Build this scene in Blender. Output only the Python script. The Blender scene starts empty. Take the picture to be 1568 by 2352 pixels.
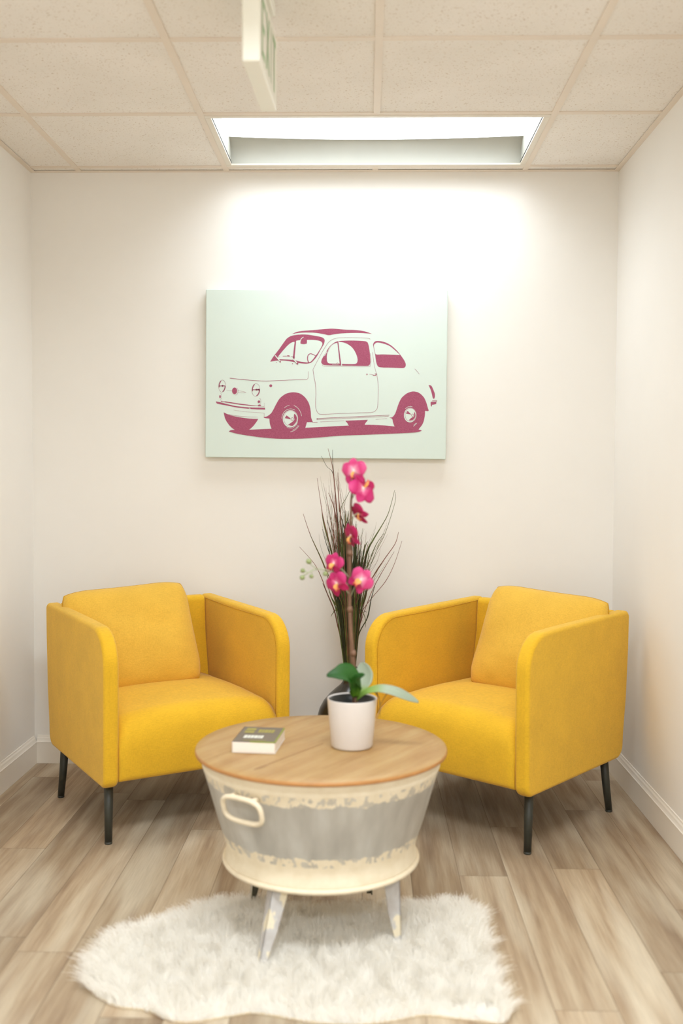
import bpy, bmesh, math, random
import numpy as np
from mathutils import Vector, Matrix, noise
from mathutils.geometry import tessellate_polygon
PI = math.pi
random.seed(7)
S = bpy.context.scene
COL = S.collection

# ------------------------------------------------------------------ camera
W, H = 1568, 2352
F_PX, YAW, PITCH, ROLL, CAM_H = 2350.5, 0.0241, 0.0389, 0.0048, 1.234
def cam_axes():
    cy, sy = math.cos(YAW), math.sin(YAW)
    f = Vector((-sy*math.cos(PITCH), cy*math.cos(PITCH), -math.sin(PITCH)))
    r = Vector((cy, sy, 0)); u = r.cross(f)
    return r*math.cos(ROLL)+u*math.sin(ROLL), -r*math.sin(ROLL)+u*math.cos(ROLL), f
CR, CU, CF = cam_axes()
cam_d = bpy.data.cameras.new('camera'); cam = bpy.data.objects.new('camera', cam_d); COL.objects.link(cam)
m = Matrix.Identity(4)
for i in range(3):
    m[i][0] = CR[i]; m[i][1] = CU[i]; m[i][2] = -CF[i]
m.translation = Vector((0, 0, CAM_H)); cam.matrix_world = m
cam_d.sensor_fit = 'VERTICAL'; cam_d.sensor_height = 36; cam_d.lens = F_PX/H*36
cam_d.dof.use_dof = True; cam_d.dof.focus_distance = 3.9; cam_d.dof.aperture_fstop = 1.8
cam_d.clip_start = 0.02
S.camera = cam
def at(u, v, Y):                       # the point at depth Y that the photo shows at pixel (u, v)
    d = CF + CR*(u-W/2)/F_PX - CU*(v-H/2)/F_PX
    return Vector((d.x*Y/d.y, Y, CAM_H + d.z*Y/d.y))
def atz(u, v, z):
    d = CF + CR*(u-W/2)/F_PX - CU*(v-H/2)/F_PX
    t = (z-CAM_H)/d.z
    return Vector((d.x*t, d.y*t, z))

# ------------------------------------------------------------------ world, exposure
S.view_settings.view_transform = 'Standard'; S.view_settings.look = 'None'
S.view_settings.gamma = 1; S.view_settings.use_curve_mapping = False
S.view_settings.exposure = 0.22
w = bpy.data.worlds.new('world'); S.world = w; w.use_nodes = True
w.node_tree.nodes['Background'].inputs[0].default_value = (1, .97, .92, 1)
w.node_tree.nodes['Background'].inputs[1].default_value = 0.3
LAMP = 2.2                             # radiance of the ceiling light panels
LAMP_W = (6.5, 36.0, 56.0)                          # watts of each lamp tube bank, thrown downwards
LAMP_COL = (.91, 1.0, 1.08)
S.cycles.max_bounces = 10; S.cycles.diffuse_bounces = 7

# room measures (metres)
HC, D, XL, XR, YB = 2.468, 4.242, -1.382, 1.010, -2.6
GX, GY, G = .029, .054, .61

# ------------------------------------------------------------------ helpers
def lin(c):
    return tuple(((x/255)/12.92 if x/255 <= .04045 else ((x/255+.055)/1.055)**2.4) for x in c)
def tag(o, label=None, cat=None, group=None, kind=None):
    if label: o['label'] = label
    if cat: o['category'] = cat
    if group: o['group'] = group
    if kind: o['kind'] = kind
    return o
def empty(name, loc=(0,0,0), rz=0):
    o = bpy.data.objects.new(name, None); COL.objects.link(o); o.location = loc; o.rotation_euler.z = rz
    o.empty_display_size = .1
    return o
def obj(name, bm, mats, parent=None, smooth=True):
    me = bpy.data.meshes.new(name)
    bm.normal_update(); bm.to_mesh(me); bm.free()
    o = bpy.data.objects.new(name, me); COL.objects.link(o)
    for mt in (mats if isinstance(mats, (list, tuple)) else [mats]): me.materials.append(mt)
    if smooth:
        for p in me.polygons: p.use_smooth = True
    if parent: o.parent = parent
    return o
def bevel(o, w, seg=3, ang=35):
    b = o.modifiers.new('bevel', 'BEVEL'); b.width = w; b.segments = seg; b.limit_method = 'ANGLE'; b.angle_limit = math.radians(ang)
    b.harden_normals = False
    wn = o.modifiers.new('wn', 'WEIGHTED_NORMAL'); wn.keep_sharp = False
    return o
def box(bm, a, b, mi=0):
    (x0,y0,z0), (x1,y1,z1) = a, b
    v = [bm.verts.new(p) for p in ((x0,y0,z0),(x1,y0,z0),(x1,y1,z0),(x0,y1,z0),(x0,y0,z1),(x1,y0,z1),(x1,y1,z1),(x0,y1,z1))]
    for q in ((3,2,1,0),(4,5,6,7),(0,1,5,4),(1,2,6,5),(2,3,7,6),(3,0,4,7)):
        bm.faces.new([v[i] for i in q]).material_index = mi
def lathe(bm, prof, seg=64, c=(0,0,0), cap0=True, cap1=True, mi=0):
    rings = [[bm.verts.new((c[0]+r*math.cos(2*PI*i/seg), c[1]+r*math.sin(2*PI*i/seg), c[2]+z)) for i in range(seg)] for r, z in prof]
    for a, b in zip(rings, rings[1:]):
        for i in range(seg):
            bm.faces.new((a[i], a[(i+1)%seg], b[(i+1)%seg], b[i])).material_index = mi
    if cap0: bm.faces.new(rings[0][::-1]).material_index = mi
    if cap1: bm.faces.new(rings[-1]).material_index = mi
def tube(bm, pts, rad, seg=8, closed=False, mi=0):
    pts = [Vector(p) for p in pts]; n = len(pts)
    rad = [rad]*n if not isinstance(rad, (list, tuple)) else rad
    rings = []; up = None
    for i, p in enumerate(pts):
        if closed: t = (pts[(i+1)%n]-pts[i-1]).normalized()
        else: t = (pts[min(i+1,n-1)]-pts[max(i-1,0)]).normalized()
        if up is None:
            up = Vector((0,0,1)) if abs(t.z) < .9 else Vector((0,1,0))
        a = (up - t*up.dot(t)).normalized(); up = a; b = t.cross(a)
        rings.append([bm.verts.new(p+(a*math.cos(2*PI*k/seg)+b*math.sin(2*PI*k/seg))*rad[i]) for k in range(seg)])
    m_ = n if closed else n-1
    for i in range(m_):
        A, B = rings[i], rings[(i+1)%n]
        for k in range(seg):
            bm.faces.new((A[k], A[(k+1)%seg], B[(k+1)%seg], B[k])).material_index = mi
    if not closed:
        bm.faces.new(rings[0][::-1]).material_index = mi; bm.faces.new(rings[-1]).material_index = mi
def crom(pts, sub=6, closed=False):    # smooth curve through points; a point with a True at its end is a corner
    P = [tuple(p) for p in pts]
    crn = [isinstance(p[-1], bool) and p[-1] for p in P]
    V = [Vector(p[:-1] if isinstance(p[-1], bool) else p) for p in P]
    n = len(V); out = []
    segs = n if closed else n-1
    for i in range(segs):
        a, b = V[i], V[(i+1)%n]
        p0 = V[i-1] if (i > 0 or closed) and not crn[i] else a
        p3 = V[(i+2)%n] if (i+2 < n or closed) and not crn[(i+1)%n] else b
        for k in range(sub):
            t = k/sub
            out.append(.5*((2*a)+(b-p0)*t+(2*p0-5*a+4*b-p3)*t*t+(3*a-p0-3*b+p3)*t**3))
    if not closed: out.append(V[-1])
    return out
def extrude_x(prof, x0, x1):           # closed (y, z) profile extruded along x
    bm = bmesh.new()
    A = [bm.verts.new((x0, y, z)) for y, z in prof]; B = [bm.verts.new((x1, y, z)) for y, z in prof]
    n = len(prof)
    for i in range(n): bm.faces.new((A[i], B[i], B[(i+1)%n], A[(i+1)%n]))
    bm.faces.new(A); bm.faces.new(B[::-1])
    bmesh.ops.recalc_face_normals(bm, faces=bm.faces)
    return bm
def arc(cx, cy, r, a0, a1, n=8):
    return [(cx+r*math.cos(math.radians(a0+(a1-a0)*i/n)), cy+r*math.sin(math.radians(a0+(a1-a0)*i/n))) for i in range(n+1)]

# ------------------------------------------------------------------ materials
class NT:
    def __init__(s, name):
        s.m = bpy.data.materials.new(name); s.m.use_nodes = True; s.t = s.m.node_tree
        s.b = s.t.nodes['Principled BSDF']; s.b.inputs['Roughness'].default_value = .6
    def n(s, typ, **kw):
        x = s.t.nodes.new(typ)
        for k, v in kw.items(): setattr(x, k, v)
        return x
    def l(s, a, b): s.t.links.new(a, b)
    def coord(s, kind='Object', scale=(1,1,1), rot=(0,0,0)):
        c = s.n('ShaderNodeTexCoord'); mp = s.n('ShaderNodeMapping')
        mp.inputs['Scale'].default_value = scale; mp.inputs['Rotation'].default_value = rot
        s.l(c.outputs[kind], mp.inputs['Vector']); return mp.outputs['Vector']
    def noise(s, vec, scale, detail=4, rough=.55):
        x = s.n('ShaderNodeTexNoise'); x.inputs['Scale'].default_value = scale
        x.inputs['Detail'].default_value = detail; x.inputs['Roughness'].default_value = rough
        if vec is not None: s.l(vec, x.inputs['Vector'])
        return x.outputs['Fac']
    def ramp(s, fac, stops):
        x = s.n('ShaderNodeValToRGB'); e = x.color_ramp.elements
        while len(e) < len(stops): e.new(.5)
        for el, (p, c) in zip(e, stops): el.position = p; el.color = (*c, 1)
        s.l(fac, x.inputs['Fac']); return x.outputs['Color']
    def mix(s, fac, a, b, mode='MIX'):
        x = s.n('ShaderNodeMix', data_type='RGBA', blend_type=mode)
        for v, i in ((fac, 0), (a, 6), (b, 7)):
            if hasattr(v, 'links'): s.l(v, x.inputs[i])
            else: x.inputs[i].default_value = v if i == 0 else (*v, 1)
        return x.outputs[2]
    def math(s, op, a, b=0.0):
        x = s.n('ShaderNodeMath', operation=op)
        for v, i in ((a, 0), (b, 1)):
            if hasattr(v, 'links'): s.l(v, x.inputs[i])
            else: x.inputs[i].default_value = v
        return x.outputs[0]
    def col(s, c):
        if hasattr(c, 'links'): s.l(c, s.b.inputs['Base Color'])
        else: s.b.inputs['Base Color'].default_value = (*c, 1)
    def bump(s, h, strength=.2, dist=.002):
        x = s.n('ShaderNodeBump'); x.inputs['Strength'].default_value = strength; x.inputs['Distance'].default_value = dist
        s.l(h, x.inputs['Height']); s.l(x.outputs['Normal'], s.b.inputs['Normal'])
def plain(name, c, rough=.6, var=.06, scale=20, metal=0, bump=0, coord='Object', spec=None):
    t = NT(name); a = lin(c)
    v = t.coord(coord); n = t.noise(v, scale)
    t.col(t.ramp(n, [(.3, tuple(x*(1-var) for x in a)), (.7, tuple(min(1, x*(1+var)) for x in a))]))
    t.b.inputs['Roughness'].default_value = rough; t.b.inputs['Metallic'].default_value = metal
    if spec is not None: t.b.inputs['Specular IOR Level'].default_value = spec
    if bump: t.bump(n, bump, .001)
    return t.m

M = {}
M['wall'] = plain('wall_paint', (238, 235, 230), .7, .012, 3, spec=.2)
M['trim'] = plain('trim_paint', (236, 230, 220), .38, .01, 6)
M['grid'] = plain('grid_paint', (228, 216, 202), .5, .02, 6)
M['white_metal'] = plain('white_enamel', (225, 218, 205), .4, .02, 12)
M['black_metal'] = plain('dark_powder_coat', (48, 48, 40), .45, .08, 60)
# ceiling tile with fissures
t = NT('ceiling_tile'); v = t.coord('Object', (1, 1, 1))
fis = t.noise(v, 150, 3, .6); spots = t.n('ShaderNodeTexVoronoi'); spots.inputs['Scale'].default_value = 120; t.l(v, spots.inputs['Vector'])
base = t.ramp(t.noise(v, 4), [(.3, lin((233, 228, 221))), (.7, lin((239, 234, 228)))])
dark = t.ramp(fis, [(.33, (1,1,1)), (.39, (0,0,0))])
t.col(t.mix(dark, base, lin((206, 192, 176)))); t.bump(fis, .5, .002); t.b.inputs['Roughness'].default_value = .9
t.b.inputs['Specular IOR Level'].default_value = .1
M['tile'] = t.m
# lamp
t = NT('lamp_diffuser'); t.col((.9,.9,.9)); t.b.inputs['Emission Color'].default_value = (*LAMP_COL, 1)
t.b.inputs['Emission Strength'].default_value = LAMP; M['lamp'] = t.m
M['reflector'] = plain('lamp_reflector', (176, 175, 165), .45, .02, 8)
# yellow fabric
def fabric(name, c, var=.05):
    t = NT(name); a = lin(c)
    n1 = t.noise(t.coord('Object', (1,1,1)), 9, 3)
    wv = t.noise(t.coord('Object', (1,1,.12)), 700, 2); wh = t.noise(t.coord('Object', (.12,.12,1)), 700, 2)
    w_ = t.math('ADD', wv, wh)
    c1 = t.ramp(n1, [(.3, tuple(x*(1-var) for x in a)), (.7, tuple(min(1, x*(1+var)) for x in a))])
    c2 = t.ramp(w_, [(.75, (.86,.86,.84)), (1.0, (1.0,1.0,1.0))])
    x = t.n('ShaderNodeMath', operation='MULTIPLY'); x.inputs[1].default_value = .5; t.l(w_, x.inputs[0])
    c2 = t.ramp(x.outputs[0], [(.38, (.88,.87,.84)), (.6, (1.04,1.04,1.04))])
    t.col(t.mix(1.0, c1, c2, 'MULTIPLY')); t.bump(w_, .25, .0006)
    t.b.inputs['Roughness'].default_value = .85; t.b.inputs['Specular IOR Level'].default_value = .15
    t.b.inputs['Sheen Weight'].default_value = .15
    return t.m
M['yellow'] = fabric('yellow_fabric', (222, 174, 42))
M['yellow_cushion'] = fabric('yellow_cushion_fabric', (222, 176, 68))
M['seam'] = fabric('yellow_seam', (196, 146, 24))
# floor planks: uv = (across 0..1, metres along); attribute tone per plank
t = NT('vinyl_planks')
uv = t.n('ShaderNodeUVMap'); uv.uv_map = 'UVMap'
at_ = t.n('ShaderNodeAttribute'); at_.attribute_name = 'tone'
cmb = t.n('ShaderNodeCombineXYZ'); sp = t.n('ShaderNodeSeparateXYZ'); t.l(uv.outputs[0], sp.inputs[0])
t.l(t.math('ADD', t.math('MULTIPLY', sp.outputs[0], .148), t.math('MULTIPLY', at_.outputs['Fac'], 37.0)), cmb.inputs[0])
t.l(t.math('MULTIPLY', sp.outputs[1], .055), cmb.inputs[1]); t.l(t.math('MULTIPLY', at_.outputs['Fac'], 91.0), cmb.inputs[2])
g1 = t.noise(cmb.outputs[0], 26, 4, .6)
c3 = t.n('ShaderNodeCombineXYZ')
t.l(t.math('ADD', t.math('MULTIPLY', sp.outputs[0], .148), t.math('MULTIPLY', at_.outputs['Fac'], 53.0)), c3.inputs[0])
t.l(t.math('MULTIPLY', sp.outputs[1], .03), c3.inputs[1]); g2 = t.noise(c3.outputs[0], 260, 3, .6)
c4 = t.n('ShaderNodeCombineXYZ')
t.l(t.math('ADD', t.math('MULTIPLY', sp.outputs[0], .148), t.math('MULTIPLY', at_.outputs['Fac'], 17.0)), c4.inputs[0])
t.l(t.math('MULTIPLY', sp.outputs[1], .12), c4.inputs[1]); g3 = t.noise(c4.outputs[0], 9, 2, .5)
b1 = t.ramp(g1, [(.28, lin((142, 119, 96))), (.5, lin((170, 149, 123))), (.72, lin((190, 173, 148)))])
b1 = t.mix(t.ramp(g3, [(.48, (0,0,0)), (.66, (.75,.75,.75))]), b1, lin((206, 194, 172)))
b1 = t.mix(1.0, b1, t.ramp(g2, [(.3, (.86,.85,.84)), (.6, (1.02,1.02,1.02))]), 'MULTIPLY')
b1 = t.mix(1.0, b1, t.ramp(at_.outputs['Fac'], [(0, (.80,.79,.78)), (1, (1.1,1.09,1.08))]), 'MULTIPLY')
t.col(b1); t.bump(g2, .25, .0006); t.b.inputs['Roughness'].default_value = .48; t.b.inputs['Specular IOR Level'].default_value = .35
M['floor'] = t.m
M['gap'] = plain('plank_gap', (110, 92, 72), .7)
# oak table top
SEAM_A, SEAM_B = atz(600, 1762, .5), atz(757, 1702, .5)
ANG = math.atan2(SEAM_B.y-SEAM_A.y, SEAM_B.x-SEAM_A.x)
t = NT('oak_top'); v = t.coord('Object', (1,1,1), (0,0,-ANG)); s2 = t.n('ShaderNodeMapping'); s2.inputs['Scale'].default_value = (.35, 3.2, 1); t.l(v, s2.inputs['Vector'])
g = t.noise(s2.outputs[0], 9, 5, .6); g2 = t.noise(s2.outputs[0], 60, 3, .6)
c = t.ramp(g, [(.3, lin((158, 118, 68))), (.5, lin((170, 134, 84))), (.72, lin((180, 149, 100)))])
t.col(t.mix(1.0, c, t.ramp(g2, [(.3, (.93,.92,.9)), (.6, (1,1,1))]), 'MULTIPLY')); t.b.inputs['Roughness'].default_value = .42
M['oak'] = t.m
M['oak_edge'] = plain('oak_edge', (176, 122, 66), .5, .1, 30)
M['joint'] = plain('oak_joint', (142, 102, 60), .6, .1, 60)
M['knot'] = plain('oak_knot', (150, 112, 70), .5, .1, 60)
# tub: galvanised with worn cream bands
def worn(name, lo, hi, soft):                 # cream above hi and below lo, zinc showing through in vertical wear marks
    t = NT(name); c_ = t.n('ShaderNodeTexCoord'); sp = t.n('ShaderNodeSeparateXYZ'); t.l(c_.outputs['Object'], sp.inputs[0])
    mp = t.n('ShaderNodeMapping'); mp.inputs['Scale'].default_value = (1,1,.45); t.l(c_.outputs['Object'], mp.inputs['Vector'])
    nn = t.noise(mp.outputs[0], 34, 4, .6); nn = t.math('MULTIPLY', t.math('SUBTRACT', nn, .5), soft)
    z = t.math('ADD', sp.outputs[2], nn)
    top = t.math('GREATER_THAN', z, hi); bot = t.math('LESS_THAN', z, lo)
    msk = t.math('MAXIMUM', top, bot)
    m2 = t.n('ShaderNodeMapping'); m2.inputs['Scale'].default_value = (1,1,.5); t.l(c_.outputs['Object'], m2.inputs['Vector'])
    bl = t.math('GREATER_THAN', t.noise(m2.outputs[0], 62, 3, .55), .53); zz = sp.outputs[2]
    zone = t.math('MAXIMUM', t.math('LESS_THAN', zz, lo+.004), t.math('GREATER_THAN', zz, hi-.004))
    zone = t.math('MULTIPLY', zone, t.math('MULTIPLY', t.math('GREATER_THAN', zz, lo-.022), t.math('LESS_THAN', zz, hi+.026)))
    msk = t.math('MULTIPLY', msk, t.math('SUBTRACT', 1.0, t.math('MULTIPLY', t.math('MULTIPLY', zone, bl), .75)))
    zn = t.noise(t.coord('Object', (1,1,.25)), 16, 3, .5)
    zinc = t.ramp(zn, [(.3, lin((168, 164, 156))), (.5, lin((182, 179, 171))), (.7, lin((198, 196, 190)))])
    cream = t.ramp(t.noise(t.coord('Object'), 30), [(.3, lin((222, 208, 180))), (.7, lin((232, 220, 196)))])
    t.col(t.mix(msk, zinc, cream))
    t.l(t.math('MULTIPLY', t.math('SUBTRACT', 1.0, msk), .25), t.b.inputs['Metallic'])
    t.l(t.math('ADD', t.math('MULTIPLY', msk, .2), .42), t.b.inputs['Roughness'])
    return t.m
M['tub'] = worn('worn_painted_zinc', .284, .427, .035)
M['cream'] = plain('cream_paint', (226, 212, 186), .5, .06, 50)
t = NT('worn_leg_zinc'); nn = t.noise(t.coord('Object', (1,1,.6)), 26, 3)
t.col(t.ramp(nn, [(.42, lin((222, 210, 184))), (.47, lin((186, 183, 180))), (.6, lin((176, 170, 166)))])); t.b.inputs['Roughness'].default_value = .5; M['leg'] = t.m
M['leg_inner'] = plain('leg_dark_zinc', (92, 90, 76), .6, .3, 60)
# book
M['cover'] = plain('book_cover', (104, 92, 78), .45, .05, 30)
M['pages'] = plain('book_pages', (232, 222, 210), .8, .02, 200)
M['print_white'] = plain('print_white', (216, 214, 200), .5)
M['print_green'] = plain('print_yellow_green', (150, 140, 62), .5)
M['edge_green'] = plain('book_green_edge', (128, 140, 30), .5)
# canvas
M['canvas'] = plain('mint_canvas', (213, 226, 219), .8, .012, 5, spec=.15)
t = NT('burgundy_ink'); a = t.noise(t.coord('Object'), 420, 2, .7)
t.col(t.ramp(a, [(.3, lin((146, 70, 96))), (.7, lin((176, 96, 122)))])); t.b.inputs['Roughness'].default_value = .8; t.b.inputs['Specular IOR Level'].default_value = .2; M['ink'] = t.m
# plants
def petal_mat(name, stops, trans=.25):
    t = NT(name); uv = t.n('ShaderNodeUVMap'); uv.uv_map = 'UVMap'; sp = t.n('ShaderNodeSeparateXYZ'); t.l(uv.outputs[0], sp.inputs[0])
    nz = t.noise(t.coord('UV', (3, 26, 1)), 2, 2)
    f = t.math('ADD', sp.outputs[0], t.math('MULTIPLY', t.math('SUBTRACT', nz, .5), .12))
    c = t.ramp(f, stops); t.col(c); t.b.inputs['Roughness'].default_value = .55
    tr = t.n('ShaderNodeBsdfTranslucent'); t.l(c, tr.inputs[0]); mx = t.n('ShaderNodeMixShader'); mx.inputs[0].default_value = trans
    out = [n for n in t.t.nodes if n.type == 'OUTPUT_MATERIAL'][0]
    t.l(t.b.outputs[0], mx.inputs[1]); t.l(tr.outputs[0], mx.inputs[2]); t.l(mx.outputs[0], out.inputs[0])
    return t.m
M['petal'] = petal_mat('magenta_petal', [(.05, lin((234, 190, 196))), (.2, lin((214, 90, 136))), (.42, lin((190, 22, 96))), (.95, lin((206, 54, 124)))])
M['petal_pale'] = petal_mat('pink_petal', [(.05, lin((238, 214, 208))), (.26, lin((226, 130, 164))), (.5, lin((206, 50, 116))), (.95, lin((216, 84, 140)))])
M['petal_dark'] = petal_mat('deep_magenta_petal', [(.05, lin((196, 60, 100))), (.3, lin((172, 6, 76))), (.95, lin((184, 16, 90)))])
M['lip'] = petal_mat('orchid_lip', [(.1, lin((244, 190, 96))), (.55, lin((240, 160, 96))), (.9, lin((190, 10, 70)))])
M['leaf'] = petal_mat('orchid_leaf', [(.05, lin((96, 140, 30))), (.3, lin((40, 96, 14))), (.95, lin((22, 74, 12)))], .15)
M['leaf_pale'] = petal_mat('orchid_leaf_pale', [(.0, lin((110, 160, 30))), (.28, lin((140, 168, 90))), (.45, lin((160, 172, 148))), (.95, lin((150, 160, 138)))], .15)
M['stem'] = plain('orchid_stem', (112, 80, 58), .6, .15, 60)
M['stem_green'] = plain('orchid_bud_stem', (158, 162, 132), .6, .1, 60)
M['bud'] = plain('orchid_bud', (132, 142, 92), .5, .15, 90)
M['root'] = plain('orchid_root', (132, 104, 44), .7, .2, 60)
M['soil'] = plain('potting_soil', (30, 30, 24), .9, .4, 90, bump=.6)
M['liner'] = plain('black_liner', (24, 24, 22), .35, .1, 30)
M['pot'] = plain('white_ceramic', (214, 206, 200), .35, .01, 8)
M['vase'] = plain('black_brown_glaze', (44, 38, 30), .22, .15, 14)
M['grass'] = plain('grass_green', (88, 96, 44), .6, .35, 30)
M['grass_red'] = plain('grass_red_brown', (126, 74, 60), .6, .25, 30)
M['grass_dark'] = plain('grass_dark_green', (46, 50, 20), .6, .35, 30)
t = NT('white_fur'); t.col(lin((252, 249, 243))); t.b.inputs['Roughness'].default_value = .9; t.b.inputs['Specular IOR Level'].default_value = .1
_tr = t.n('ShaderNodeBsdfTranslucent'); _tr.inputs[0].default_value = (*lin((252, 249, 243)), 1); _mx = t.n('ShaderNodeMixShader'); _mx.inputs[0].default_value = .45
t.l(t.b.outputs[0], _mx.inputs[1]); t.l(_tr.outputs[0], _mx.inputs[2]); t.l(_mx.outputs[0], [n for n in t.t.nodes if n.type == 'OUTPUT_MATERIAL'][0].inputs[0]); M['fur'] = t.m
M['hide'] = plain('sheep_hide', (214, 196, 164), .9, .05, 30)
M['sign_body'] = plain('sign_plastic', (238, 236, 224), .35, .01, 10)
M['sign_green'] = plain('sign_green', (158, 190, 146), .4, .05, 10)

# ------------------------------------------------------------------ room
def quad_obj(name, pts, mat, kind='structure', parent=None):
    bm = bmesh.new(); bm.faces.new([bm.verts.new(p) for p in pts]); o = obj(name, bm, mat, parent, False)
    if kind: o['kind'] = kind
    return o
BT = .013
def slab(name, a, b, mat):
    bm = bmesh.new(); box(bm, a, b); o = obj(name, bm, mat, None, False); o['kind'] = 'structure'; return o
slab('wall_back', (XL-.12, D+BT, -.02), (XR+.12, D+.12, HC+.2), M['wall'])
slab('wall_left', (XL-.12, YB, -.02), (XL-BT, D+BT, HC+.2), M['wall'])
slab('wall_right', (XR+BT, YB, -.02), (XR+.12, D+BT, HC+.2), M['wall'])
slab('wall_front', (XL-.12, YB-.1, -.02), (XR+.12, YB, HC+.2), M['wall'])
# baseboards
BP = [(0,0),(0,.088),(-.0015,.0905),(.0012,.0935),(.0035,.099),(.0055,.106),(.0085,.111),(.010,.117),(BT+.001,.117),(BT+.001,0)]
def baseboard(name, p0, p1, nrm):
    bm = bmesh.new(); n = Vector(nrm)
    A = [bm.verts.new(Vector((*p0, 0))+n*(-y)+Vector((0,0,z+.0005))) for y, z in BP]
    B = [bm.verts.new(Vector((*p1, 0))+n*(-y)+Vector((0,0,z+.0005))) for y, z in BP]
    k = len(BP)
    for i in range(k): bm.faces.new((A[i], B[i], B[(i+1)%k], A[(i+1)%k]))
    bm.faces.new(A); bm.faces.new(B[::-1]); bmesh.ops.recalc_face_normals(bm, faces=bm.faces)
    o = obj(name, bm, M['trim'], None, False); o['kind'] = 'structure'
baseboard('baseboard_back', (XL, D), (XR, D), (0,-1,0))
baseboard('baseboard_left', (XL, YB), (XL, D), (1,0,0))
baseboard('baseboard_right', (XR, YB), (XR, D), (-1,0,0))
# floor planks
bm = bmesh.new(); uvl = bm.loops.layers.uv.new('UVMap'); tl = bm.faces.layers.float.new('tone')
PW, PL = .148, 1.218
known = {-3: 3.536, -2: 3.165, -1: 3.725, 0: 4.093, -16: 3.709, -14: 3.275, -4: 3.099, -15: 4.05, -13: 3.86}
tones = {-1: .35, -2: .30, -3: .45, -4: .75, 0: .3}
rg = random.Random(11)
i0 = int(math.floor((XL-.1-.883)/PW)); i1 = int(math.ceil((XR+.1-.883)/PW))
for i in range(i0, i1):
    xa, xb = .883+i*PW, .883+(i+1)*PW
    e = known.get(i, 3.0+rg.random()*PL); y = e
    while y < D+.1: y += PL
    while y > YB-.1:
        y1, y0 = y, y-PL
        ya, yb_ = max(y0, YB-.1), min(y1, D+.1)
        tone = rg.random()
        if yb_ > ya:
            g = .0006
            f = bm.faces.new([bm.verts.new(p) for p in ((xa+g, ya+g, 0), (xb-g, ya+g, 0), (xb-g, yb_-g, 0), (xa+g, yb_-g, 0))])
            f[tl] = tone
            for lp, uvc in zip(f.loops, ((0, ya-y0), (1, ya-y0), (1, yb_-y0), (0, yb_-y0))): lp[uvl].uv = uvc
        y -= PL
box(bm, (XL-.12, YB-.1, -.06), (XR+.12, D+.12, -.0012), 1)
o = obj('floor', bm, [M['floor'], M['gap']], None, False); o['kind'] = 'structure'
# ceiling: lay-in tiles (hole for the lamps), T-bar grid
LIGHT_ROWS = [0, 4, 8]                          # grid row of each 2 ft deep fitting
def row_y(j): return D-GY-j*G
bm = bmesh.new()
for i in range(-4, 4):
    xa, xb = GX+i*G, GX+(i+1)*G
    for j in range(-1, 12):
        yb_, ya = row_y(j), row_y(j+1)
        if j in LIGHT_ROWS and i in (-1, 0): continue
        X0, X1, Y0, Y1 = max(xa, XL-.1), min(xb, XR+.1), max(ya, YB-.1), min(yb_, D+.1)
        if X1 > X0 and Y1 > Y0: box(bm, (X0+.004, Y0+.004, HC+.003), (X1-.004, Y1-.004, HC+.018))
o = obj('ceiling', bm, M['tile'], None, False); o['kind'] = 'structure'
bm = bmesh.new(); hb = .0115
for i in range(-4, 5):
    x = GX+i*G
    if XL < x < XR:
        if i == 0:
            for a, b in zip([D+.01]+[row_y(j+1) for j in LIGHT_ROWS], [row_y(j) for j in LIGHT_ROWS]+[YB]):
                box(bm, (x-hb, b, HC-.001), (x+hb, a, HC+.003))
        else: box(bm, (x-hb, YB, HC-.001), (x+hb, D+.01, HC+.003))
for j in range(0, 12):
    y = row_y(j)
    if y < YB: continue
    box(bm, (XL-.01, y-hb, HC-.0005), (XR+.01, y+hb, HC+.0031))
o = obj('ceiling_grid', bm, M['grid'], bpy.data.objects['ceiling'], False)
bm = bmesh.new()
box(bm, (XL-BT, D-.008, HC-.002), (XR+BT, D+BT, HC+.001)); box(bm, (XL-BT, YB, HC-.002), (XL+.008, D-.008, HC+.001)); box(bm, (XR-.008, YB, HC-.002), (XR+BT, D-.008, HC+.001))
o = obj('trim_1', bm, M['grid'], None, False); o['kind'] = 'structure'
slab('trim_2', (XL-.12, YB-.1, HC+.14), (XR+.12, D+.12, HC+.2), M['wall'])

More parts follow.
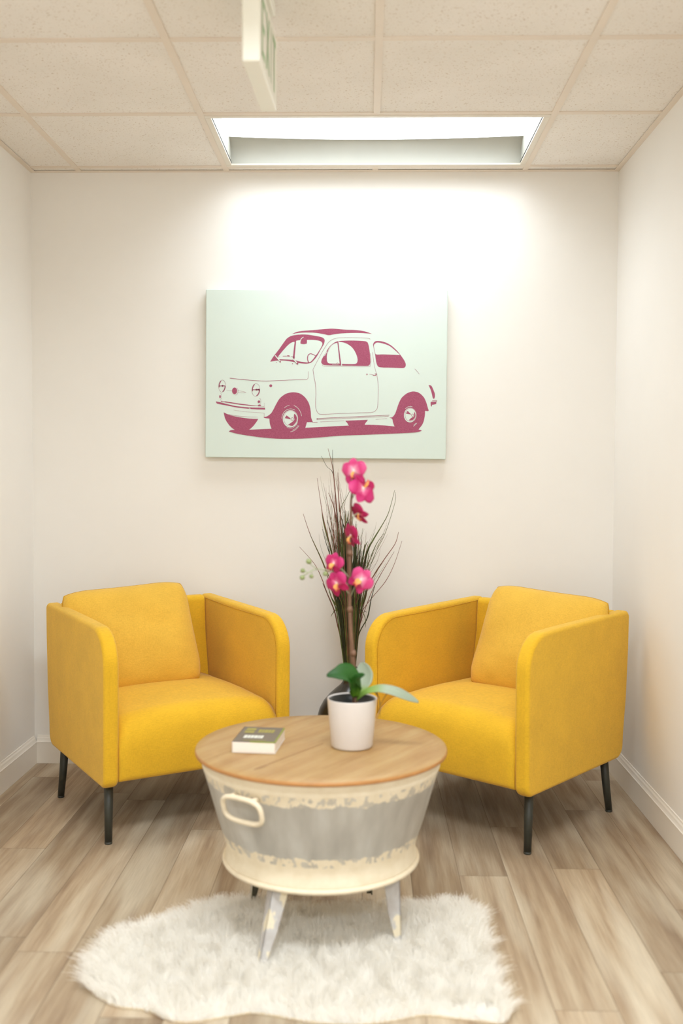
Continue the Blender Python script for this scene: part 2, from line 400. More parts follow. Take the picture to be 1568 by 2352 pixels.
# ------------------------------------------------------------------ ceiling lights
def make_light():
    root = empty('ceiling_light', (GX, row_y(0)-G/2, HC))
    a, b = G-.010, G/2-.010
    bm = bmesh.new(); f = .022
    for q in (((-a,-b),(a,-b+f)), ((-a,b-f),(a,b)), ((-a,-b+f),(-a+f,b-f)), ((a-f,-b+f),(a,b-f))):
        box(bm, (*q[0], -.003), (*q[1], .012))
    bevel(obj('frame', bm, M['white_metal'], root, False), .002, 2)
    # recessed pan: far and near sides curve up to the panel
    bm = bmesh.new(); ai, bi = a-f, b-f; prof = []
    for k in range(9):
        t_ = k/8*PI/2; prof.append((.075*(1-math.cos(t_)) , .085*math.sin(t_)))
    for s in (1, -1):
        xs = [ai*(k/12*2-1) for k in range(13)]
        P = [[bm.verts.new((x, s*(bi-d_*(.42+.58*(x/ai)**2)), .004+z)) for x in xs] for d_, z in prof]
        for p, q in zip(P, P[1:]):
            for k in range(12): bm.faces.new((p[k], p[k+1], q[k+1], q[k]))
    for s in (1, -1):
        P = [bm.verts.new((s*ai, yy, zz)) for yy, zz in ((-bi,.004),(bi,.004),(bi,.1),(-bi,.1))]; bm.faces.new(P)
    bmesh.ops.recalc_face_normals(bm, faces=bm.faces)
    obj('reflector', bm, M['reflector'], root)
    bm = bmesh.new(); box(bm, (-ai, -bi+.025, .0885), (ai, bi-.025, .094)); obj('diffuser', bm, M['lamp'], root, False)
    ld = bpy.data.lights.new('lamp_tubes', 'AREA'); ld.shape = 'RECTANGLE'; ld.size = 2*ai-.02; ld.size_y = 2*bi-.14
    ld.energy = LAMP_W[0]; ld.color = LAMP_COL; ld.spread = math.radians(140)
    lo = bpy.data.objects.new('lamp_tubes', ld); COL.objects.link(lo); lo.parent = root; lo.location = (0, 0, .086)
    bm = bmesh.new(); box(bm, (-a,-b,.095), (a,b,.11)); box(bm, (-a,-b,.012), (-a+.003,b,.095)); box(bm, (a-.003,-b,.012), (a,b,.095)); box(bm, (-a,-b,.012), (a,-b+.003,.095)); box(bm, (-a,b-.003,.012), (a,b,.095))
    obj('housing', bm, M['white_metal'], root, False)
    return root
def copy_tree(o, parent=None):
    c = o.copy(); COL.objects.link(c); c.parent = parent
    for ch in list(o.children): copy_tree(ch, c)
    return c
L0 = make_light()
tag(L0, 'bright rectangular recessed ceiling light panel in the tile row next to the far wall', 'ceiling light')
for k, (j, lb) in enumerate(((4, 'recessed ceiling light over the near end of the room, before the camera'), (8, 'recessed ceiling light nearest the wall behind the camera'))):
    c = copy_tree(L0)
    for ch in c.children:
        if ch.type == 'LIGHT': ch.data = ch.data.copy(); ch.data.energy = LAMP_W[k+1]; ch.data.spread = PI
    c.location.y = row_y(j)-G/2; tag(c, lb, 'ceiling light')

# ------------------------------------------------------------------ exit sign
sA, sB = Vector((-.284, 2.50, 0)), Vector((-.274, 2.85, 0))
root = empty('exit_sign', (sA+sB)/2 + Vector((0,0,2.223)), math.atan2(-(sB.x-sA.x), sB.y-sA.y))
tag(root, 'white exit sign with green lettering hanging edge-on from the ceiling tiles', 'exit sign')
L_ = (sB-sA).length/2; T_ = .0225; SH = .198
bm = bmesh.new(); box(bm, (-T_, -L_, 0), (T_, L_, SH)); bevel(obj('housing', bm, M['sign_body'], root, False), .006, 3)
bm = bmesh.new(); box(bm, (-.03, -.07, SH+.012), (.03, .07, 2.468-2.223-.0005)); box(bm, (-.012,-.02,SH-.003), (.012,.02,SH+.013)); bevel(obj('canopy', bm, M['sign_body'], root, False), .004, 2)
def letter(bm, ch, y0, wd, z0, ht, s, x):
    st = wd*.27; h5 = ht
    R_ = {'E': [(0,0,st,ht),(0,0,wd,st),(0,ht/2-st/2,wd*.9,ht/2+st/2),(0,ht-st,wd,ht)], 'I': [(wd/2-st/2,0,wd/2+st/2,ht)], 'T': [(0,ht-st,wd,ht),(wd/2-st/2,0,wd/2+st/2,ht-st)]}
    if ch == 'X':
        for (a, b) in ((0, wd-st), (wd-st, 0)):
            v = [bm.verts.new((x, s*(y0+p), z0+q)) for p, q in ((a,0),(a+st,0),(b+st,ht),(b,ht))]; bm.faces.new(v)
        return
    for a, b, c, d in R_[ch]:
        v = [bm.verts.new((x, s*(y0+p), z0+q)) for p, q in ((a,b),(c,b),(c,d),(a,d))]; bm.faces.new(v)
for s, x in ((1, T_+.0006), (-1, -T_-.0006)):
    bm = bmesh.new(); y = -.145
    for ch, wd in (('E',.062),('X',.072),('I',.03),('T',.066)):
        letter(bm, ch, y, wd, .028, .142, s, x); y += wd+.018
    obj('lettering', bm, M['sign_green'], root, False)

# ------------------------------------------------------------------ armchairs
AW, AT = .342, .052                    # half width, arm thickness
def arm_profile():
    p = []
    p += arc(-.305, .232, .036, 268, 180, 5)          # front bottom
    p += [(-.343, .35), (-.345, .5), (-.345, .60)]
    p += arc(-.225, .600, .120, 176, 96, 9)           # front top rounding
    p += [(-.12, .7235), (.1, .728), (.26, .731)]
    p += arc(.336, .709, .024, 84, 5, 4)
    p += [(.357, .6), (.345, .42), (.326, .28)]
    p += arc(.276, .246, .048, -6, -84, 5)
    return p
def seat_mesh(hw):
    bm = bmesh.new(); NX = 25; rows = []
    for ix in range(NX):
        x = -hw + 2*hw*ix/(NX-1); q = abs(x)/hw
        cr = .022*(1-q**2.4) - .020*max(0, (q-.85)/.15)**2
        bow = .006*(1-q**4)
        pr = [(.285,.215),(-.29,.212)] + arc(-.318,.236,.024,262,185,4) + [(-.3445-bow*.5,.28),(-.346-bow,.33)]
        pr += [(y, z+cr) for y, z in arc(-.262,.338,.084,172,92,8)]
        pr += [(-.2,.424+cr),(-.1,.427+cr*1.15),(0,.427+cr*1.15),(.12,.424+cr),(.285,.42+cr)]
        rows.append([bm.verts.new((x, y, z)) for y, z in pr])
    n = len(rows[0])
    for a, b in zip(rows, rows[1:]):
        for i in range(n): bm.faces.new((a[i], a[(i+1)%n], b[(i+1)%n], b[i]))
    bm.faces.new(rows[0]); bm.faces.new(rows[-1][::-1])
    bmesh.ops.recalc_face_normals(bm, faces=bm.faces); return bm
def cushion_surface(u, v, s, seed, hw, hh, T):
    n = 5.0
    x = hw*u*(1-.035*(1-v*v)*0) ; y = hh*v
    # pulled-in sides between the corners, rounded corners
    x *= 1-.025*(1-abs(v)**2); y *= 1-.03*(1-abs(u)**2)
    cr = max(0, u*u+v*v-1.25)/.75
    x -= math.copysign(cr**1.5*hw*.085, u); y -= math.copysign(cr**1.5*hh*.085, v)
    th = (max(0,1-abs(u)**n))**.5*(max(0,1-abs(v)**n))**.5
    th = th*(.66+.34*(1-u*u)*(1-v*v))
    wr = noise.noise(Vector((x*7+seed, y*7, s)))*.012*th + noise.noise(Vector((x*5+seed, y*26+x*6, s+3)))*.0045*th*(.3+.7*abs(u)) + noise.noise(Vector((x*22, y*8+seed, s)))*.004*(abs(u)**2)*th + noise.noise(Vector((x*30+seed*2, y*30, s)))*.0015*th
    return Vector((x, s*(T*th+wr), y))
def make_cushion(seed, parent, hw=.248, hh=.206, T=.076):
    bm = bmesh.new(); N = 40; g = {}
    for s in (-1, 1):
        for i in range(N+1):
            for j in range(N+1):
                edge = i in (0, N) or j in (0, N)
                if s == 1 and edge: g[s,i,j] = g[-1,i,j]; continue
                u = math.sin((i/N*2-1)*PI/2*.999); v = math.sin((j/N*2-1)*PI/2*.999)
                g[s,i,j] = bm.verts.new(cushion_surface(u, v, s, seed, hw, hh, T))
    for s in (-1, 1):
        for i in range(N):
            for j in range(N):
                q = (g[s,i,j], g[s,i+1,j], g[s,i+1,j+1], g[s,i,j+1]); bm.faces.new(q if s == -1 else q[::-1])
    edge_pts = [g[-1,i,0].co.copy() for i in range(N)]+[g[-1,N,j].co.copy() for j in range(N)]+[g[-1,i,N].co.copy() for i in range(N,0,-1)]+[g[-1,0,j].co.copy() for j in range(N,0,-1)]
    o = obj('cushion', bm, M['yellow_cushion'], parent)
    bm = bmesh.new(); tube(bm, edge_pts, .0028, 6, closed=True); obj('piping', bm, M['seam'], o)
    return o
def make_armchair(loc, ang, cush_x, seed, label, tagged, mirror):
    root = empty('armchair', loc, ang)
    tag(root, label, 'armchair', 'matching yellow armchairs')
    for s in (-1, 1):
        a, b = (s*AW, s*(AW-AT)) if s < 0 else (s*(AW-AT), s*AW)
        o = obj('arm', extrude_x(arm_profile(), min(a,b), max(a,b)), M['yellow'], root); bevel(o, .014, 4, 50)
        # seam that runs round the inner edge of the arm
        pr = arm_profile(); path = [Vector((s*(AW-AT+.002), y, z)) for y, z in pr[6:-10]]
        c = Vector((0, .0, .45)); pts = []
        for p in path:
            dv = Vector((0, p.y, p.z-.45)); pts.append(Vector((s*(AW-AT-.0004), p.y - dv.normalized().y*.018, p.z-dv.normalized().z*.018)))
        bm = bmesh.new(); tube(bm, pts, .0014, 5); obj('seam', bm, M['seam'], o)
    bm = extrude_x([(.24,.24),(.312,.225),(.326,.3),(.345,.5),(.357,.69)]+arc(.337,.709,.022,0,90,4)+arc(.318,.709,.022,90,180,4)+[(.290,.6),(.262,.43)], -(AW-AT)+.0005, AW-AT-.0005)
    o = obj('back', bm, M['yellow'], root); bevel(o, .008, 3, 50)
    obj('seat', seat_mesh(AW-AT-.001), M['yellow'], root)
    # underframe
    bm = bmesh.new(); box(bm, (-.27,-.27,.202), (.27,.22,.2145)); bevel(obj('underframe', bm, M['black_metal'], root, False), .004, 2)
    c = make_cushion(seed, root); c.location = (cush_x, .156, .606); c.rotation_euler = (math.radians(-24), math.radians(-3.2*mirror), math.radians(-2*mirror))
    for sx in (-1, 1):
        for y0, y1 in ((-.265, -.285), (.245, .277)):
            bm = bmesh.new()
            tube(bm, [(sx*.302, y0, .212), (sx*.306, (y0+y1)/2, .1), (sx*.310, y1, .006)], [.0155,.014,.0122], 20)
            o = obj('leg', bm, M['black_metal'], root)
            bm = bmesh.new(); lathe(bm, [(.0118, 0), (.0128, .002), (.0124, .008)], 20, (sx*.310, y1, 0)); obj('foot_cap', bm, M['black_metal'], o)
    if tagged:
        bm = bmesh.new(); P = [(-.285,-.326,.217),(-.215,-.326,.217)]
        A = []
        for k in range(5): A.append([bm.verts.new((x, y-.002*math.sin(k), z-k*.0065)) for x, y, z in P])
        for a, b in zip(A, A[1:]): bm.faces.new((a[0], a[1], b[1], b[0]))
        o = obj('care_tag', bm, M['pages'], root); o['label'] = 'white fabric care tag below the seat'
        so = o.modifiers.new('t', 'SOLIDIFY'); so.thickness = .0008
    return root
def chair_origin(foot, ang, side):
    lx, ly = side*.310, -.285
    return (foot[0]-(math.cos(ang)*lx-math.sin(ang)*ly), foot[1]-(math.sin(ang)*lx+math.cos(ang)*ly), 0)
aL = math.atan2(.535, .845); aR = -math.atan2(.646, .763)
make_armchair(chair_origin((-.847, 3.326), aL, -1), aL, -.070, 3.1, 'yellow fabric armchair standing by the left wall, facing right, behind the book', False, 1)
make_armchair(chair_origin((.529, 3.288), aR, 1), aR, .078, 8.4, 'yellow fabric armchair standing by the right wall, facing left, behind the potted orchid', True, -1)

# ------------------------------------------------------------------ canvas picture
cv = empty('canvas_picture', ((-.663+.3265)/2, D+BT-.002, 1.635)); cv.rotation_euler.y = .0045
tag(cv, 'mint canvas print with a burgundy vintage car, hanging on the back wall', 'picture')
CW, CH, CT = .9905/2, .3445, .036
bm = bmesh.new(); box(bm, (-CW, -CT, -CH), (CW, 0, CH)); bevel(obj('canvas', bm, M['canvas'], cv, False), .003, 2)
def cx(k, x, y):                       # print coordinates -> metres on the canvas face
    if k == 'a': u, v = 490+x/5.807, 740+y/5.807
    elif k == 'b': u, v = 700+x/4.7515, 740+y/4.7515
    else: u, v = 460+x/2.6133, 640+y/2.6133
    s = (u-472-( -1 if v > 860 else 0)*0)/(1026.3-471.6); tt = (v-(664.5+ (u-472)*.007))/(1052.5-664.5)
    return (-CW+2*CW*(u-471.6)/(1026.2-471.6), CH-2*CH*tt)
bm = bmesh.new(); LAY = .00025
def fill(k, pts, layer=0, sub=5, smooth=True):
    P = crom(pts, sub, True) if smooth else [Vector(p) for p in pts]
    q = [cx(k, p[0], p[1]) for p in P]
    V = [Vector((a, -CT-LAY*(layer+1), b)) for a, b in q]
    vs = [bm.verts.new(v) for v in V]
    for tri in tessellate_polygon([[Vector((v.x, v.z, 0)) for v in V]]):
        try: f = bm.faces.new([vs[i] for i in tri]); f.material_index = layer % 2
        except ValueError: pass
def stroke(k, pts, wd, layer=2, sub=5):
    P = crom(pts, sub) if len(pts) > 2 else [Vector(p) for p in pts]
    w_ = wd if isinstance(wd, (tuple, list)) else (wd, wd); n = len(P); L, R2 = [], []
    for i, p in enumerate(P):
        t_ = (P[min(i+1,n-1)]-P[max(i-1,0)]); t_ = t_.normalized() if t_.length > 0 else Vector((1,0)); nn = Vector((-t_.y, t_.x))
        h_ = (w_[0]+(w_[1]-w_[0])*i/max(1,n-1))/2
        L.append(p+nn*h_); R2.append(p-nn*h_)
    def mk(p): a, b = cx(k, p[0], p[1]); return bm.verts.new((a, -CT-LAY*(layer+1), b))
    A = [mk(p) for p in L]; B = [mk(p) for p in R2]
    for i in range(n-1): bm.faces.new((A[i], A[i+1], B[i+1], B[i])).material_index = layer % 2
def ell(k, c_, rx, ry, layer=2, tilt=0, out=None, a0=0, a1=360):
    P = [(c_[0]+rx*math.cos(a)*math.cos(tilt)-ry*math.sin(a)*math.sin(tilt), c_[1]+rx*math.cos(a)*math.sin(tilt)+ry*math.sin(a)*math.cos(tilt)) for a in [math.radians(a0+(a1-a0)*i/28) for i in range(29)]]
    if out: stroke(k, P, out, layer, 1)
    else: fill(k, P[:-1], layer, smooth=False)
T = True
fill('c', [(548,334,T),(590,318),(680,310),(760,303),(800,302),(870,308),(930,310),(985,318),(1029,333,T),(960,328),(900,328),(840,331),(800,336),(770,341),(740,335),(700,328),(660,325),(600,326)])
fill('a', [(757,530,T),(800,460),(870,370),(940,270),(980,220),(1040,185),(1130,170),(1230,168),(1340,182),(1430,200),(1470,220),(1483,250),(1470,300),(1430,370),(1380,460),(1340,510),(1300,545),(1240,557),(1150,550),(1080,535),(1000,522),(920,515),(850,517),(790,525)])
fill('a', [(862,465,T),(900,415),(960,345),(1010,295),(1050,272),(1082,266,T),(1064,430),(1058,506,T),(1000,502),(920,499),(848,497,T)], 1)
fill('a', [(1103,250,T),(1160,243),(1250,240),(1350,242),(1420,255),(1450,280),(1445,320),(1400,400),(1360,455),(1310,520),(1265,540),(1180,532),(1120,520),(1080,508,T)], 1)
fill('a', [(1160,262,T),(1180,220),(1200,200,T),(1240,215,T),(1247,240,T),(1247,288,T),(1205,297),(1160,290,T)], 2)
stroke('a', [(1160,242),(1175,220),(1200,202)], 9, 3)
stroke('a', [(1272,542),(1257,500),(1262,450),(1290,425),(1325,432),(1368,455)], (13,8))
stroke('a', [(925,457),(1000,457),(1088,472)], 7); stroke('a', [(850,472),(888,463)], 5); stroke('a', [(985,448),(1015,452)], 8)
stroke('a', [(1066,455),(1074,490)], 14)
stroke('a', [(822,445),(855,485),(895,530)], 13, 3); stroke('a', [(1020,458),(1075,505),(1130,560)], 13, 3)
stroke('a', [(848,490),(888,535)], 4); stroke('a', [(1062,508),(1112,560)], 4)
for p, r in (((842,543),5),((1056,558),6),((893,532),9),((1122,556),12)): ell('a', p, r, r, 4)
fill('b', [(180,440),(190,400),(220,350),(260,280),(300,240),(350,213),(420,205),(520,203),(620,207),(670,215),(690,240),(705,310),(715,400),(715,450),(700,475),(660,480),(500,478),(300,475),(220,472),(195,462)])
fill('b', [(243,350),(262,290),(300,245),(350,228),(356,230,T),(381,455,T),(300,455),(260,450),(245,430),(241,400)], 1)
fill('b', [(370,218,T),(420,225),(470,245),(520,285),(555,340),(575,400),(572,440),(550,458),(480,460),(402,458,T)], 1)
stroke('b', [(369,213),(404,478)], 9, 3); stroke('b', [(359,222),(394,470)], 10, 4)
stroke('b', [(190,462),(228,485),(500,487),(690,489),(715,472),(723,420),(715,340)], 2.5)
stroke('b', [(250,330),(285,262),(345,222)], 2, 4); ell('b', (357,455), 9, 8, 4, out=3)
stroke('b', [(215,372),(240,325)], 6, 3); stroke('b', [(300,466),(370,466)], 2.5, 3)
fill('b', [(745,260),(747,235),(765,213),(800,208),(860,218),(930,250),(1000,310),(1050,370),(1090,430),(1102,470),(1090,497),(1060,504),(950,500),(840,497),(800,485),(780,440),(765,350)])
fill('b', [(752,260),(762,240),(790,226),(850,236),(920,262),(980,308),(1038,362,T),(950,358),(850,355),(790,357),(770,350,T),(758,300)], 1)
fill('a', [(672,1272,T),(720,1262),(770,1225),(800,1180),(840,1100),(890,1020),(960,965),(1030,943),(1090,940),(1160,957),(1220,1000),(1265,1060),(1290,1120),(1305,1200),(1312,1280),(1335,1340,T),(1255,1340,T),(1230,1430,T),(1000,1470),(790,1450,T),(760,1370),(752,1293,T),(690,1285)])
fill('c', [(172,921,T),(195,912),(300,910),(420,905),(640,898),(880,885),(1000,880),(1100,883),(1165,889),(1300,905),(1335,915,T),(1300,925),(1220,930),(1000,940),(850,946),(700,958),(600,964),(480,965),(380,958),(280,945),(210,932)], 2)
fill('a', [(138,1208,T),(200,1238),(300,1265),(420,1285),(520,1295),(603,1297,T),(570,1350),(520,1410),(470,1445),(380,1460),(290,1445),(220,1390),(165,1310),(145,1250)])
fill('b', [(927,1045,T),(960,1040),(990,1005),(1010,950),(1030,890),(1060,830),(1110,785),(1160,763),(1200,760),(1250,775),(1300,820),(1330,880),(1345,930),(1358,968,T),(1345,975),(1318,970,T),(1315,1030),(1295,1110),(1245,1180,T),(1100,1190),(990,1150,T),(970,1100),(960,1060)])
fill('b', [(448,1080,T),(560,1075),(695,1070,T),(670,1105),(640,1135),(500,1135),(470,1105)])
fill('b', [(1352,690,T),(1382,697),(1400,730),(1420,780),(1422,820),(1413,842,T),(1400,830),(1390,790),(1375,740)])
fill('b', [(1380,872,T),(1440,868,T),(1438,895,T),(1415,902),(1392,905,T),(1390,925,T),(1380,918),(1377,885)]); stroke('b', [(1392,862),(1440,858),(1440,872)], 5)
fill('a', [(32,1062,T),(100,1076),(200,1102),(300,1124),(400,1136),(520,1144),(692,1147,T),(694,1172,T),(600,1170),(480,1162),(300,1142),(180,1118),(60,1095),(38,1080)])
fill('a', [(95,1053,T),(200,1068),(300,1084),(400,1098),(520,1112),(600,1120),(640,1114,T),(600,1125),(400,1112),(250,1090),(120,1070)]); stroke('a', [(120,1066),(150,1070)], 6, 3)
stroke('a', [(600,1134),(684,1130)], 3); stroke('a', [(683,1130),(683,1082)], 2)
stroke('a', [(270,1178),(450,1203),(682,1217)], 2.5); stroke('a', [(681,1217),(681,1270)], 3); stroke('a', [(200,1238),(400,1266),(595,1270)], (4,3))
stroke('a', [(475,1150),(500,1165)], 5, 3)
for c_, rx, ry in (((115,857),46,81), ((568,908),53,86)):
    ell('a', c_, rx, ry, 2, .05, 3)
    ell('a', c_, rx-6, ry-6, 2, .05, 13, 165, 245); ell('a', c_, rx-6, ry-6, 2, .05, 12, -5, 75)
    stroke('a', [(c_[0]-rx+5, c_[1]-2), (c_[0]+rx-8, c_[1]-4)], 8); ell('a', (c_[0]+6, c_[1]-3), 12, 12)
fill('a', [(589,895),(620,893),(622,915),(590,915)], 2, smooth=False)
ell('a', (283,921), 34, 45); ell('a', (288,925), 42, 56, 2, 0, 2.5, -60, 80); stroke('a', [(170,912),(248,916)], 2)
stroke('a', [(325,914),(380,926),(437,942),(380,948),(326,934)], 2.5)
ell('a', (88,998), 11, 20); ell('a', (95,995), 12, 42, 2, 0, 2.5, -100, 100)
ell('a', (610,1066), 16, 18); ell('a', (618,1062), 18, 40, 2, 0, 2.5, -100, 90); ell('a', (618,1114), 22, 9)
ell('a', (767,852), 19, 18)
stroke('a', [(217,750),(400,770),(550,782),(700,790),(900,780),(1100,772),(1230,768),(1262,755),(1268,720),(1268,660)], (7,3))
stroke('b', [(90,520),(105,610),(120,690),(125,780),(122,900),(130,960),(155,1000),(200,1010),(400,1001),(600,993),(740,988),(785,960),(800,920),(805,800),(805,700),(795,620),(785,570),(765,500),(750,420),(738,330)], (4,2.5))
stroke('b', [(90,520),(140,420),(200,310),(260,220),(320,183),(400,172),(550,172),(690,178),(710,192)], 2.5)
stroke('b', [(137,1056),(930,1018)], 5); stroke('b', [(137,1068),(922,1032)], 3); stroke('b', [(140,1053),(140,1070)], 7)
stroke('b', [(175,1093),(440,1080)], 2.5); stroke('b', [(780,1065),(905,1057)], 2.5); stroke('b', [(90,1100),(145,1095)], 5)
ell('b', (680,573), 7, 6, 2, 0, 4); stroke('b', [(705,570),(750,576)], 3); stroke('b', [(745,578),(762,586),(782,580)], 8); stroke('b', [(765,568),(790,571)], 8)
stroke('b', [(1200,513),(1225,538),(1250,570)], 3)
# hub caps
ell('a', (1033,1295), 102, 116, 3, .06); ell('a', (1035,1290), 90, 104, 4, .06, 3)
fill('a', [(958,1287,T),(975,1255),(990,1256),(1038,1290,T),(1030,1300)], 4)
fill('a', [(1085,1225,T),(1108,1250),(1120,1290),(1108,1340),(1060,1388),(1000,1375,T),(1040,1350),(1085,1310),(1078,1268)], 4)
ell('a', (1058,1298), 26, 28, 5); ell('a', (1058,1298), 17, 18, 6, 0, 5)
ell('a', (1035,1292), 116, 130, 3, 0, 5, 180, 300); ell('a', (1035,1300), 100, 122, 5, 0, 4, 20, 120)
ell('a', (1040,1290), 145, 178, 3, 0, 5, -75, -10); ell('a', (1040,1290), 145, 178, 3, 0, 4, 232, 262)
ell('a', (1020,1290), 152, 180, 3, 0, 5, 32, 85); ell('a', (1020,1290), 140, 165, 3, 0, 4, 34, 75)
ell('b', (1156,1018), 68, 80, 3, .05); ell('b', (1160,1015), 60, 72, 4, .05, 3)
fill('b', [(1110,1003,T),(1122,976),(1132,976),(1168,1012,T)], 4)
fill('b', [(1197,975,T),(1212,1005),(1210,1040),(1185,1072),(1140,1078,T),(1160,1055),(1192,1030),(1198,1000)], 4)
ell('b', (1182,1019), 18, 20, 5); ell('b', (1182,1019), 12, 13, 6, 0, 4)
ell('b', (1158,1015), 78, 92, 3, 0, 4, 225, 285); stroke('b', [(1192,1142),(1230,1106)], 4, 3); stroke('b', [(1195,1128),(1222,1105)], 3, 3)
o = obj('printed_car', bm, [M['ink'], M['canvas']], cv, False); o['label'] = 'burgundy stencil print of a small vintage car'

# ------------------------------------------------------------------ tub table
TC = Vector((-.117, 2.732, 0))
tb = empty('tub_table', TC); tag(tb, 'round coffee table made of a worn cream and zinc tub with an oak lid', 'table')
bm = bmesh.new()
lathe(bm, [(.3345,.4872),(.3375,.4885),(.338,.4925),(.3365,.4975),(.334,.4995),(.30,.5)], 96, cap0=True, cap1=True)
for f in bm.faces:
    if f.normal.length == 0: f.normal_update()
    if f.calc_center_median().z < .4955: f.material_index = 1
lid = obj('lid', bm, [M['oak'], M['oak_edge']], tb)
def on_lid(P): return Vector((P.x-TC.x, P.y-TC.y, .5003))
bm = bmesh.new()
d = (SEAM_B-SEAM_A).normalized(); d = Vector((d.x, d.y, 0)); n_ = Vector((-d.y, d.x, 0)); a0 = on_lid(SEAM_A)
def chord(off, w0, w1, s0, s1):
    p = [a0+n_*(off-w0)+d*s0, a0+n_*(off+w0)+d*s0, a0+n_*(off+w1)+d*s1, a0+n_*(off-w1)+d*s1]
    bm.faces.new([bm.verts.new((q.x, q.y, .5003)) for q in p])
chord(0, .0026, .0014, -.0, .27); chord(.155, .0005, .0005, -.05, .33); chord(-.15, .0005, .0005, .12, .42)
obj('board_joint', bm, M['joint'], lid, False)
bm = bmesh.new()
bm.faces.new([bm.verts.new((a0.x+d.x*.03*math.cos(t_)+n_.x*.006*math.sin(t_), a0.y+d.y*.03*math.cos(t_)+n_.y*.006*math.sin(t_), .5005)) for t_ in [2*PI*k/20 for k in range(20)]])
obj('knot', bm, M['knot'], lid, False)
bm = bmesh.new()
prof = [(.0,.228),(.240,.205),(.2585,.205),(.2580,.212),(.2560,.224),(.2545,.236),(.2565,.250),(.2620,.268),(.279,.32),(.296,.38),(.312,.435),(.3185,.455),(.3195,.460),(.3175,.463),(.319,.467),(.3235,.472),(.3245,.477),(.328,.482),(.329,.4855),(.326,.487),(.31,.486)]
lathe(bm, prof[1:], 96, cap0=True, cap1=True); obj('tub', bm, M['tub'], tb)
bm = bmesh.new(); tube(bm, [(.2590*math.cos(2*PI*k/96), .2590*math.sin(2*PI*k/96), .2015) for k in range(96)], .0068, 12, closed=True); obj('base_ring', bm, M['cream'], tb)
# handle on the front left
ha = math.radians(-123); hr = .309
hc = Vector((hr*math.cos(ha), hr*math.sin(ha), .410)); tdir = Vector((-math.sin(ha), math.cos(ha), 0)); out_ = Vector((math.cos(ha), math.sin(ha), 0))
up_ = (Vector((0,0,1)) + out_*.28).normalized()
pts = []
for k in range(40):
    t_ = 2*PI*k/40; c_, s_ = math.cos(t_), math.sin(t_); e = 2/3.2
    pts.append(hc+out_*.022+tdir*(.060*math.copysign(abs(c_)**e, c_))+up_*(.033*math.copysign(abs(s_)**e, s_)))
bm = bmesh.new(); tube(bm, pts, .0065, 10, closed=True); hd = obj('handle', bm, M['cream'], tb)
for s in (-1, 1):
    p = hc+tdir*s*.034+up_*.030+out_*.002
    bm = bmesh.new(); tube(bm, [p-out_*.004, p+out_*.018], .0062, 10); obj('handle_bracket', bm, M['cream'], hd)
# angle-iron legs
for (fx, fy) in ((-.258, 2.440), (.098, 2.592), (.022, 2.925), (-.322, 2.845)):
    botc = Vector((fx-TC.x, fy-TC.y, 0)); topc = botc*min(.97, .252/botc.length); a = math.atan2(botc.y, botc.x)
    r_ = Vector((math.cos(a), math.sin(a), 0)); q1 = Vector((math.cos(a+PI*3/4), math.sin(a+PI*3/4), 0)); q2 = Vector((math.cos(a-PI*3/4), math.sin(a-PI*3/4), 0)); th = .003
    bm = bmesh.new()
    for q, inn in ((q1, q2), (q2, q1)):
        secs = []
        for c_, wd, z in ((topc, .044, .200), (topc.lerp(botc,.5), .032, .104), (botc, .014, .0148)):
            secs.append([bm.verts.new(Vector((p.x, p.y, z))) for p in (c_, c_+q*wd, c_+q*wd+inn*th, c_+inn*th)])
        for A, B in zip(secs, secs[1:]):
            for i in range(4): bm.faces.new((A[i], A[(i+1)%4], B[(i+1)%4], B[i]))
        bm.faces.new(secs[0]); bm.faces.new(secs[-1][::-1])
    bmesh.ops.recalc_face_normals(bm, faces=bm.faces)
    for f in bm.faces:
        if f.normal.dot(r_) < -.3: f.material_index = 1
    obj('leg', bm, [M['leg'], M['leg_inner']], tb, False)

# ------------------------------------------------------------------ book
bk = empty('book', (-.283, 2.712, .5006), math.radians(-5)); tag(bk, 'small dark-covered paperback book lying on the oak table top', 'book')
bw, bd, bt = .057, .078, .030
bm = bmesh.new(); box(bm, (-bw+.002, -bd+.0005, .0012), (bw-.001, bd-.001, bt-.0012)); bevel(obj('pages', bm, M['pages'], bk, False), .0015, 2)
bm = bmesh.new(); box(bm, (-bw, -bd, bt-.0014), (bw, bd, bt)); box(bm, (-bw, -bd, 0), (bw, bd, .0012), 1); box(bm, (-bw, -bd, 0), (-bw+.002, bd, bt), 1)
cov = bevel(obj('cover', bm, [M['cover'], M['pages']], bk, False), .0006, 1)
z = bt+.0003
def print_part(name, rects, mat):
    bm = bmesh.new()
    for a, b, c, d in rects: bm.faces.new([bm.verts.new(p) for p in ((a,b,z),(c,b,z),(c,d,z),(a,d,z))])
    obj(name, bm, mat, cov, False)
x = -.036; R1 = []
for wd in (.009,.007,.008,.009,.005,.007): R1.append((x, -.04, x+wd, -.012)); x += wd+.0013
R2 = [(-.044, .012, -.018, .034), (-.044, .04, -.018, .062)]; x = -.008
for wd in (.008,.006,.008,.007,.008): R2.append((x, .018, x+wd, .05)); x += wd+.0015
print_part('white_lettering', R1, M['print_white']); print_part('green_lettering', [(-.030,-.065,.03,-.061)], M['print_green']); print_part('green_word', R2[2:], M['print_green']); print_part('green_emblem', R2[:2], M['print_green'])
bm = bmesh.new(); box(bm, (bw-.0035,-bd+.001,bt-.0013), (bw+.0004,bd-.001,bt+.0002)); box(bm, (-.01,-bd-.0003,bt-.0013),(bw,-bd+.006,bt+.0002)); obj('cover_edge', bm, M['edge_green'], cov, False)

